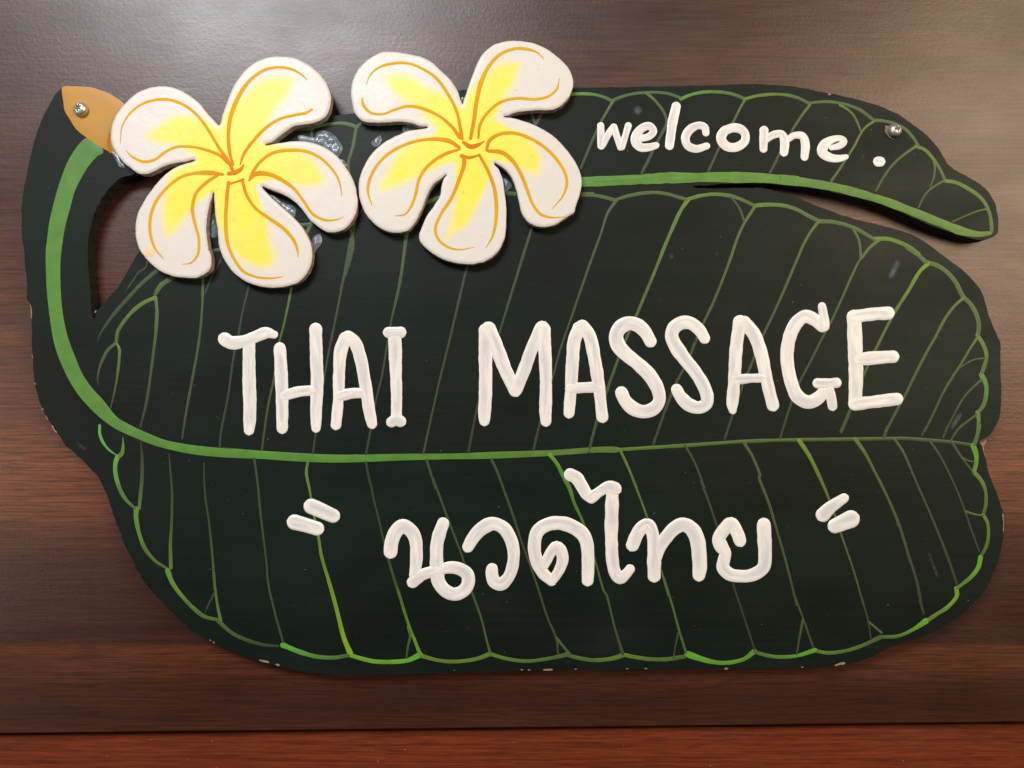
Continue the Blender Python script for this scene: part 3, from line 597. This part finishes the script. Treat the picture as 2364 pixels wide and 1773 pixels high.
# ---- frangipani cut-outs glued on the board
WHITE = np.array((.725, .700, .660)); YEL = np.array((.93, .80, .035))
def flower(outline, yellow, lines, centre, seed, label, deep):
    Y = smooth(trace(yellow)[:, :2], 4, True)
    cxy = trace(centre)[0, :2]
    r = np.random.default_rng(seed)
    def colf(vv, dd):
        dy = dist_poly(vv, Y); sg = np.where(inside(vv, Y), dy, -dy); dc = np.linalg.norm(vv - cxy, axis=1)
        soft = 5 + np.clip((dc - 55) / 90, 0, 1) * 17
        wob = 2.0 * np.sin(vv[:, 0] * .05 + seed) * np.sin(vv[:, 1] * .04)
        t = np.clip((sg + soft * .48 + wob * soft / 16) / (soft * 1.3), 0, 1); t = t * t * (3 - 2 * t)
        t *= 1.0 - .08 * np.clip((dc - 40) / 160, 0, 1) + r.uniform(-.015, .015, len(vv))
        c = WHITE * (1 - t[:, None]) + YEL * t[:, None]
        e = np.clip(1 - dd / 3.5, 0, 1)[:, None] * .35
        return [tuple(q) for q in c * (1 - e) + np.array((.50, .40, .33)) * e]
    ob, O = cut_out('flower', trace(outline), H_BOARD + .0004, H_FLOWER, [M_PETAL, M_FEDGE], sign, jit=.5, grid=3.6, colf=colf, rim=3.5, rimh=.0006, seed=seed, label=label)
    for i, sp in enumerate(lines.split(';')):
        P = trace(sp); 
        P[:, 2] = P[:, 2] * 1.0 + .5
        V, Fc, Cc, U = ribbon(P, H_FLOWER + .00004 + i * .000003, .00005, srgb(236, 178, 26), srgb(238, 160, 8) , prof=5, seed=seed + i, wob=.05, step=4)
        # paint is deeper orange near the heart of the flower
        pts = smooth(P, 4); d0 = np.linalg.norm(P[0, :2] - cxy); d1 = np.linalg.norm(P[-1, :2] - cxy)
        n = len(V); c_in = np.array(srgb(*deep)); c_out = np.array(srgb(216, 168, 6))
        Cc = []
        for v in V:
            k = S * (D - H_FLOWER) / (D - H_BOARD); q = np.array((v[0] / k + CX, CY - v[2] / k)); t = min(1, max(0, (np.linalg.norm(q - cxy) - 15) / 150)) ** .6
            Cc.append(tuple(c_in * (1 - t) + c_out * t))
        mk('petal_line', V, orient(V, Fc), M_LINE, ob, cols=Cc, smooth_f=True)
    return ob
FO1 = "F 845,577 868,505 893,430 930,340 990,250 1060,185 1140,148 1230,137 1330,150 1420,195 1490,255 1540,330 1557,400 1550,470 1520,525 1450,560 1390,572 1330,580 1280,610 1220,655 1180,685 1138,698 1140,704 1230,690 1330,678 1420,685 1500,710 1590,770 1650,840 1700,930 1725,1030 1725,1110 1700,1180 1660,1230 1600,1258 1530,1255 1470,1220 1420,1175 1370,1110 1320,1060 1250,1015 1180,990 1122,968 1120,976 1150,1010 1210,1070 1290,1140 1360,1210 1410,1290 1437,1370 1435,1450 1400,1530 1340,1585 1250,1610 1150,1612 1050,1590 950,1530 880,1440 845,1350 835,1250 820,1150 812,1060 810,1008 804,1008 795,1040 778,1100 764,1180 762,1270 775,1360 795,1430 787,1490 750,1530 690,1552 620,1550 540,1538 470,1508 400,1452 345,1385 316,1310 310,1230 325,1140 365,1060 420,980 480,910 550,855 620,825 690,802 688,796 640,806 560,818 500,835 440,865 380,888 330,885 280,850 230,810 185,750 160,700 152,640 165,560 200,490 260,420 330,365 410,335 490,328 570,342 650,385 710,430 760,490 810,545"
FY1 = "F 845,590 880,500 930,440 990,380 1050,325 1150,280 1250,262 1330,268 1325,320 1290,400 1230,460 1190,550 1140,620 1110,680 1200,690 1330,712 1420,760 1490,850 1530,950 1440,975 1330,962 1230,940 1130,945 1085,965 1110,1050 1150,1170 1180,1300 1215,1420 1180,1490 1080,1490 990,1440 920,1370 870,1290 825,1200 812,1080 800,1015 740,1060 680,1120 620,1210 560,1270 500,1290 485,1180 480,1060 500,960 530,880 620,825 700,795 620,745 540,712 440,690 370,650 430,590 500,535 600,512 720,525 800,555"
FL1 = """F 215,690,4 225,590,8 270,510,12 350,445,14 450,415,16 540,418,18 640,460,18 720,530,18 790,630,18 850,730,18 900,800,20 930,860,22;F 250,740,4 300,785,14 370,812,18 440,795,16 500,750,16 570,718,16 660,715,16 760,735,18 850,770,20 905,820,22
;F 935,830,14 915,760,20 905,650,22 915,540,26 940,460,28 990,360,24 1060,275,20 1150,220,18 1240,208,16 1320,225,14 1380,260,8 1410,290,3;F 980,830,8 1005,760,18 1070,670,20 1150,590,20 1230,540,18 1320,515,18 1400,500,18 1438,477,12
;F 1040,920,8 1060,880,20 1110,810,18 1190,755,20 1290,738,20 1400,745,20 1490,785,18 1560,850,16 1610,930,12 1630,1030,3;F 1037,930,12 1080,890,28 1160,890,26 1250,930,24 1330,990,20 1390,1070,18 1450,1150,18 1530,1185,14 1600,1180,8 1640,1165,3
;F 905,945,20 895,1050,22 888,1200,22 900,1330,20 940,1430,18 1000,1510,16 1080,1545,14 1180,1555,12 1250,1545,4;F 905,955,16 950,942,12 1000,925,16;F 995,935,16 1020,1020,20 1080,1110,18 1170,1175,20 1260,1240,22 1320,1310,20 1345,1370,14 1350,1420,3
;F 868,892,18 790,882,28 690,885,18 600,910,18 510,980,18 440,1070,18 405,1180,18 410,1290,16 440,1370,12 490,1430,4;F 850,890,14 770,940,20 700,1010,20 675,1110,20 690,1200,18 715,1300,16 710,1400,14 670,1455,10 610,1465,3
;F 908,887,24 950,880,28 985,858,22 1003,828,6"""
FO2 = "G 878,525 893,480 920,400 950,320 980,250 1020,190 1080,145 1160,122 1250,122 1330,135 1420,175 1500,235 1560,300 1585,370 1580,430 1550,490 1500,540 1440,562 1350,562 1270,570 1210,580 1170,597 1140,601 1142,606 1200,614 1290,640 1380,680 1460,730 1530,800 1590,880 1630,960 1640,1040 1625,1110 1600,1180 1592,1215 1540,1250 1480,1290 1420,1308 1350,1305 1290,1270 1255,1210 1240,1150 1225,1080 1200,1010 1160,950 1110,912 1082,900 1082,908 1110,942 1135,1010 1145,1080 1155,1160 1158,1250 1155,1330 1140,1400 1100,1470 1040,1520 960,1545 880,1545 780,1525 690,1480 630,1430 600,1380 615,1320 650,1240 700,1170 735,1110 745,1050 760,1000 776,978 772,974 740,1000 690,1040 650,1110 620,1190 580,1270 530,1330 470,1345 400,1338 330,1300 270,1240 230,1160 215,1080 220,1000 250,920 300,840 370,775 450,730 530,697 600,685 655,674 655,668 610,665 550,645 480,635 400,640 310,642 240,630 190,580 170,500 165,430 185,350 230,280 290,230 360,195 440,190 530,205 620,225 690,265 750,320 800,370 845,440 870,510"
FY2 = "G 878,540 905,460 960,390 1040,310 1110,265 1200,245 1255,260 1240,320 1200,410 1150,500 1110,580 1085,610 1170,665 1260,700 1340,770 1385,850 1385,920 1350,985 1270,955 1190,915 1110,895 1075,880 1060,960 1020,1080 970,1200 900,1310 840,1350 770,1400 800,1270 820,1120 828,1000 825,905 760,920 680,960 600,1000 500,1050 420,1070 350,1080 380,980 430,880 500,800 600,740 690,715 710,690 640,620 590,570 500,510 420,440 370,360 430,330 530,345 640,395 740,440 820,490 865,540"
FL2 = """G 265,400,3 290,340,10 350,290,14 450,265,16 540,268,16 640,310,16 720,370,18 790,470,20 840,570,18 865,680,20 875,745,22;G 238,485,6 245,530,16 290,580,16 370,590,14 450,560,16 540,540,18 640,560,20 740,610,18 810,670,20 862,740,22
;G 930,745,18 950,640,24 970,500,26 1000,380,26 1050,280,22 1110,215,20 1200,175,18 1290,175,18 1360,200,10 1400,240,3;G 980,745,12 990,660,18 1040,580,18 1120,515,18 1220,490,18 1350,495,18 1430,475,16 1480,430,12 1497,360,3
;G 1032,820,16 1050,760,24 1110,720,22 1200,710,20 1300,740,20 1400,800,20 1480,880,20 1530,960,18 1545,1030,18 1520,1110,12 1450,1195,3;G 1045,825,22 1130,835,26 1200,890,24 1250,970,22 1290,1070,20 1330,1170,18 1380,1230,18 1450,1250,12 1530,1245,3
;G 885,860,22 890,900,24 860,1000,22 810,1120,20 740,1230,18 705,1320,18 725,1390,16 790,1440,14 860,1455,8 950,1440,3;G 985,850,16 1040,950,20 1080,1060,22 1095,1180,24 1090,1280,20 1070,1370,14 1030,1440,4
;G 872,857,24 920,868,20 990,850,10;G 855,800,20 800,765,26 720,750,22 620,755,18 510,785,18 410,840,18 330,920,18 285,1010,18 275,1090,14 300,1170,4;G 860,815,14 780,840,20 700,885,20 640,940,20 600,1010,18 580,1100,18 550,1180,14 510,1230,10 450,1240,4
;G 885,770,20 930,798,28 980,785,22 1018,762,4"""
f1 = flower(FO1, FY1, FL1, "F 950,890", 21, 'white frangipani cut-out with yellow heart beside the ochre stem tip', (216, 124, 0))
f2 = flower(FO2, FY2, FL2, "G 950,810", 55, 'white frangipani cut-out with yellow heart beside the word welcome', (210, 120, 0))
# stray drops of varnish on the petals
for sp, c, fl in (("F 365,1385 380,1360 405,1355 430,1372 432,1400 415,1420 385,1418 366,1405", (.78, .62, .40), f1),):
    sheet('varnish_drop', trace(sp), H_FLOWER + .00005, M_SPOT, fl, dome=.0001, cols=c, grid=6)

# ---- dried glue squeezed out round the flowers
for sp in ("F 1350,650 1365,642 1460,655 1470,625 1500,612 1545,618 1590,650 1625,700 1635,730 1600,785 1560,760 1500,720 1430,690 1355,675", "F 1435,1320 1455,1285 1490,1273 1502,1300 1498,1335 1470,1370 1450,1400 1440,1370",
           "G 297,772 320,745 355,728 362,760 345,790 318,800", "F 1172,1018 1200,1030 1260,1075 1310,1090 1335,1110 1325,1170 1290,1150 1240,1100 1190,1050", "F 792,1120 812,1100 825,1180 830,1290 800,1295 785,1230",
           "F 160,745 185,760 215,800 245,850 215,845 185,800", "G 495,670 540,662 590,675 560,700 505,712", "G 1140,1000 1165,1010 1195,1050 1170,1075 1150,1090", "G 868,490 880,480 892,500 880,530", "F 1600,795 1640,800 1665,840 1630,830", "G 800,600 820,600 820,620 800,620"):
    sheet('glue_smear', trace(sp), H_BOARD + .00026, M_GLUE, sign, dome=.0012, grid=5, soft=7, mottle=.6, step=2)

# ---- rubbed marks, specks, chipped edges
for sp in ("R 385,175 400,168 425,200 410,260 380,320 340,350 305,335 320,290 350,230", "S 1390,1205 1415,1200 1440,1260 1470,1340 1490,1415 1470,1420 1430,1330", "S 1640,20 1690,0 1680,60 1630,130 1590,165 1580,140", "W 600,350 650,340 680,390 650,430 600,410",
           "X 690,770 715,760 735,790 705,805", "W 900,1610 930,1590 945,1640 915,1655", "W 1290,1600 1320,1590 1325,1620 1300,1630", "M 640,240 700,280 745,320 720,335 660,290"):
    sheet('smudge', trace(sp), H_BOARD + .00019, M_SMUDGE, sign, dome=.00002, cols='soft', grid=4, soft=8)

def specks(name, n, h, parent, region, cols, rr, seed, mat=M_SPOT, given=()):
    r = np.random.default_rng(seed); V, Fc, Cc = [], [], []; k = 0; pts = list(given)
    while len(pts) < n + len(given):
        x, y = r.uniform(0, 2364), r.uniform(0, 1773)
        if region(np.array([[x, y]]))[0]: pts.append((x, y))
    for x, y in pts:
        R = r.uniform(*rr); b = len(V); m = 7; c = cols[r.integers(len(cols))]
        for a in range(m):
            q = R * r.uniform(.6, 1.2); V.append(P3(x + q * math.cos(a * 2 * PI / m), y + q * math.sin(a * 2 * PI / m), h, h)); Cc.append(c)
        V.append(P3(x, y, h + R * S * .6, h)); Cc.append(c)
        for a in range(m): Fc.append((b + a, b + (a + 1) % m, b + m))
    return mk(name, V, orient(V, Fc), mat, parent, cols=Cc, kind='stuff')
specks('dust_specks', 150, H_BOARD + .0002, sign, lambda p: inside(p, OB), [(.22, .24, .22), (.12, .14, .13), (.10, .12, .11), (.07, .08, .075)], (.5, 1.3), 3, given=[(175, 931), (436.5, 1064), (695, 847), (554, 868)])
for f_, O_, sd in ((f1, FO1, 5), (f2, FO2, 6)):
    Of = smooth(trace(O_)[:, :2], 4, True)
    specks('dust_specks', 26, H_FLOWER + .00006, f_, lambda p: inside(p, Of), [(.25, .2, .15), (.4, .3, .2), (.12, .1, .08)], (.5, 1.2), sd)
pd = specks('dust_specks', 60, 0.00005, None, lambda p: (p[:, 1] < 1680), [(.16, .12, .10), (.10, .07, .06), (.3, .25, .2)], (.4, 1.0), 8)
pd['label'] = 'tiny specks of dust on the brown panel'

pd2 = specks('dust_specks', 14, -.00795, None, lambda p: (p[:, 1] > 1715), [(.5, .38, .25), (.3, .2, .12)], (.5, 1.2), 9, given=[(348, 1708), (373, 1737), (489, 1712), (1186, 1714), (1440, 1722)])
pd2['label'] = 'tiny pale specks of dust on the reddish rail'
CH = ["M 383,32 398,45 412,72 404,70", "M 432,104 448,112 462,150 490,180 484,188 455,160", "L 250,545 262,560 272,650 268,705 260,690 262,610", "L 268,990 280,995 282,1020 272,1018", "L 292,1225 308,1235 305,1250", "S 1838,262 1868,246 1896,224 1888,262 1868,300 1876,350 1888,402 1874,380 1862,320 1850,280",
      "S 2028,850 2038,860 2042,940 2042,1040 2034,1046 2036,950", "B 638,617 650,622 662,632 648,630", "B 668,634 680,636 690,648 674,646", "B 1035,780 1080,785 1136,798 1134,810 1090,803 1050,793", "B 1170,815 1200,815 1216,826 1205,836 1180,828",
      "C 1055,858 1070,855 1085,862 1068,872", "C 1228,860 1270,856 1330,858 1325,866 1270,870 1235,867", "C 1490,857 1505,852 1522,857 1505,864", "C 1905,855 1920,848 1935,856 1918,862", "C 2055,855 2075,850 2092,855 2075,860", "C 1115,860 1140,858 1138,866 1118,867",
      "D 436,622 450,616 468,622 452,630", "D 1085,606 1110,592 1140,582 1164,586 1155,600 1120,602 1095,612", "X 405,246 420,238 440,250 436,260 412,256", "L 802,630 812,612 822,604 815,630 808,640", "L 350,1440 372,1450 368,1470", "D 890,614 905,610 915,616 900,620"]
for sp in CH:
    P = trace(sp); P[:, :2] = (P[:, :2] - P[:, :2].mean(0)) * .8 + P[:, :2].mean(0) + rng.uniform(-.6, .6, (len(P), 2))
    sheet('edge_chip', P, H_BOARD + .00010, M_BARE, sign, dome=.00012, grid=3, soft=2, step=1.5, mottle=.5)
# torn hole under the right-hand screw
sheet('torn_hole', trace("K 880,665 935,670 960,690 1000,655 1045,650 1100,690 1210,740 1250,900 1150,985 1080,1005 1020,985 960,940 900,870 870,790 888,740"), H_BOARD + .00012, M_BARE, sign, dome=.00015, grid=3, soft=2, mottle=.5, label='torn bare wood round the right hand screw')
sheet('screw_hole_shade', trace("K 1000,700 1060,680 1180,720 1230,850 1200,960 1090,985 1010,930 960,850 955,770"), H_BOARD + .00032, M_DARK, sign, dome=.00002, grid=4, soft=2)  # flat dark sheet on the board, the hole's shade put into its colour

# ------------------------------------------------------------------ screws
def screw(px, py, h, R, lobes, rot, label, lean):
    c = P3(px, py, h); o = root('screw', c, label, 'screw', 'screws holding the leaf sign')
    NA, NR = 72, 22; V, Fc = [(0, 0, 0)], []; Hh = R * .62
    def hz(r, a):
        z = Hh * (1 - (r / R) ** 2.6) ** .62 if r < R else 0
        rs = R * (.42 + .12 * math.cos(lobes * (a - rot)))
        t = max(0, min(1, (rs - r) / (R * .05))); return z - t * R * .32
    rr = [R * (k / NR) ** .9 for k in range(1, NR + 1)]
    V[0] = (0, -hz(0, 0), 0)
    for r in rr:
        for a in range(NA): t = a * 2 * PI / NA; V.append((r * math.cos(t), -hz(r, t), r * math.sin(t)))
    for a in range(NA): V.append((R * math.cos(a * 2 * PI / NA), .0012, R * math.sin(a * 2 * PI / NA)))
    for a in range(NA): Fc.append((0, 1 + a, 1 + (a + 1) % NA))
    for k in range(NR):
        for a in range(NA):
            p = 1 + k * NA + a; q = 1 + k * NA + (a + 1) % NA; Fc.append((p, p + NA, q + NA, q))
    V = [(v[0] + c[0], v[1] + c[1], v[2] + c[2]) for v in V]
    mi = []
    for f in Fc:
        q = np.mean([V[i] for i in f], axis=0) - np.array(c); a_ = math.atan2(q[2], q[0])
        mi.append(1 if math.hypot(q[0], q[2]) < R * (.42 + .12 * math.cos(lobes * (a_ - rot))) - R * .02 else 0)
    hd = mk('screw_head', V, Fc, [M_METAL, M_RECESS], o, origin=c, smooth_f=True, mi=mi); hd.rotation_euler = lean
    # shank going into the wood
    V, Fc = [], []; n = 24
    for k in range(6):
        for a in range(n): q = R * .42 * (1 + .12 * (k % 2)); V.append((c[0] + q * math.cos(a * 2 * PI / n), c[1] + .0012 + k * .0008, c[2] + q * math.sin(a * 2 * PI / n)))
    for k in range(5):
        for a in range(n): b = (a + 1) % n; Fc.append((k * n + a, k * n + b, (k + 1) * n + b, (k + 1) * n + a))
    mk('screw_shank', V, Fc, M_METAL, o, origin=c)
    return o
screw(185.8, 251.8, H_BOARD + .0012, .0042, 6, .35, 'round headed steel screw in the ochre stem tip at the left', (math.radians(-6), 0, math.radians(-8)))
screw(2067.5, 300.5, H_BOARD + .0016, .0038, 4, .2, 'round headed steel screw in a torn hole at the right, above the full stop', (math.radians(-10), 0, math.radians(10)))
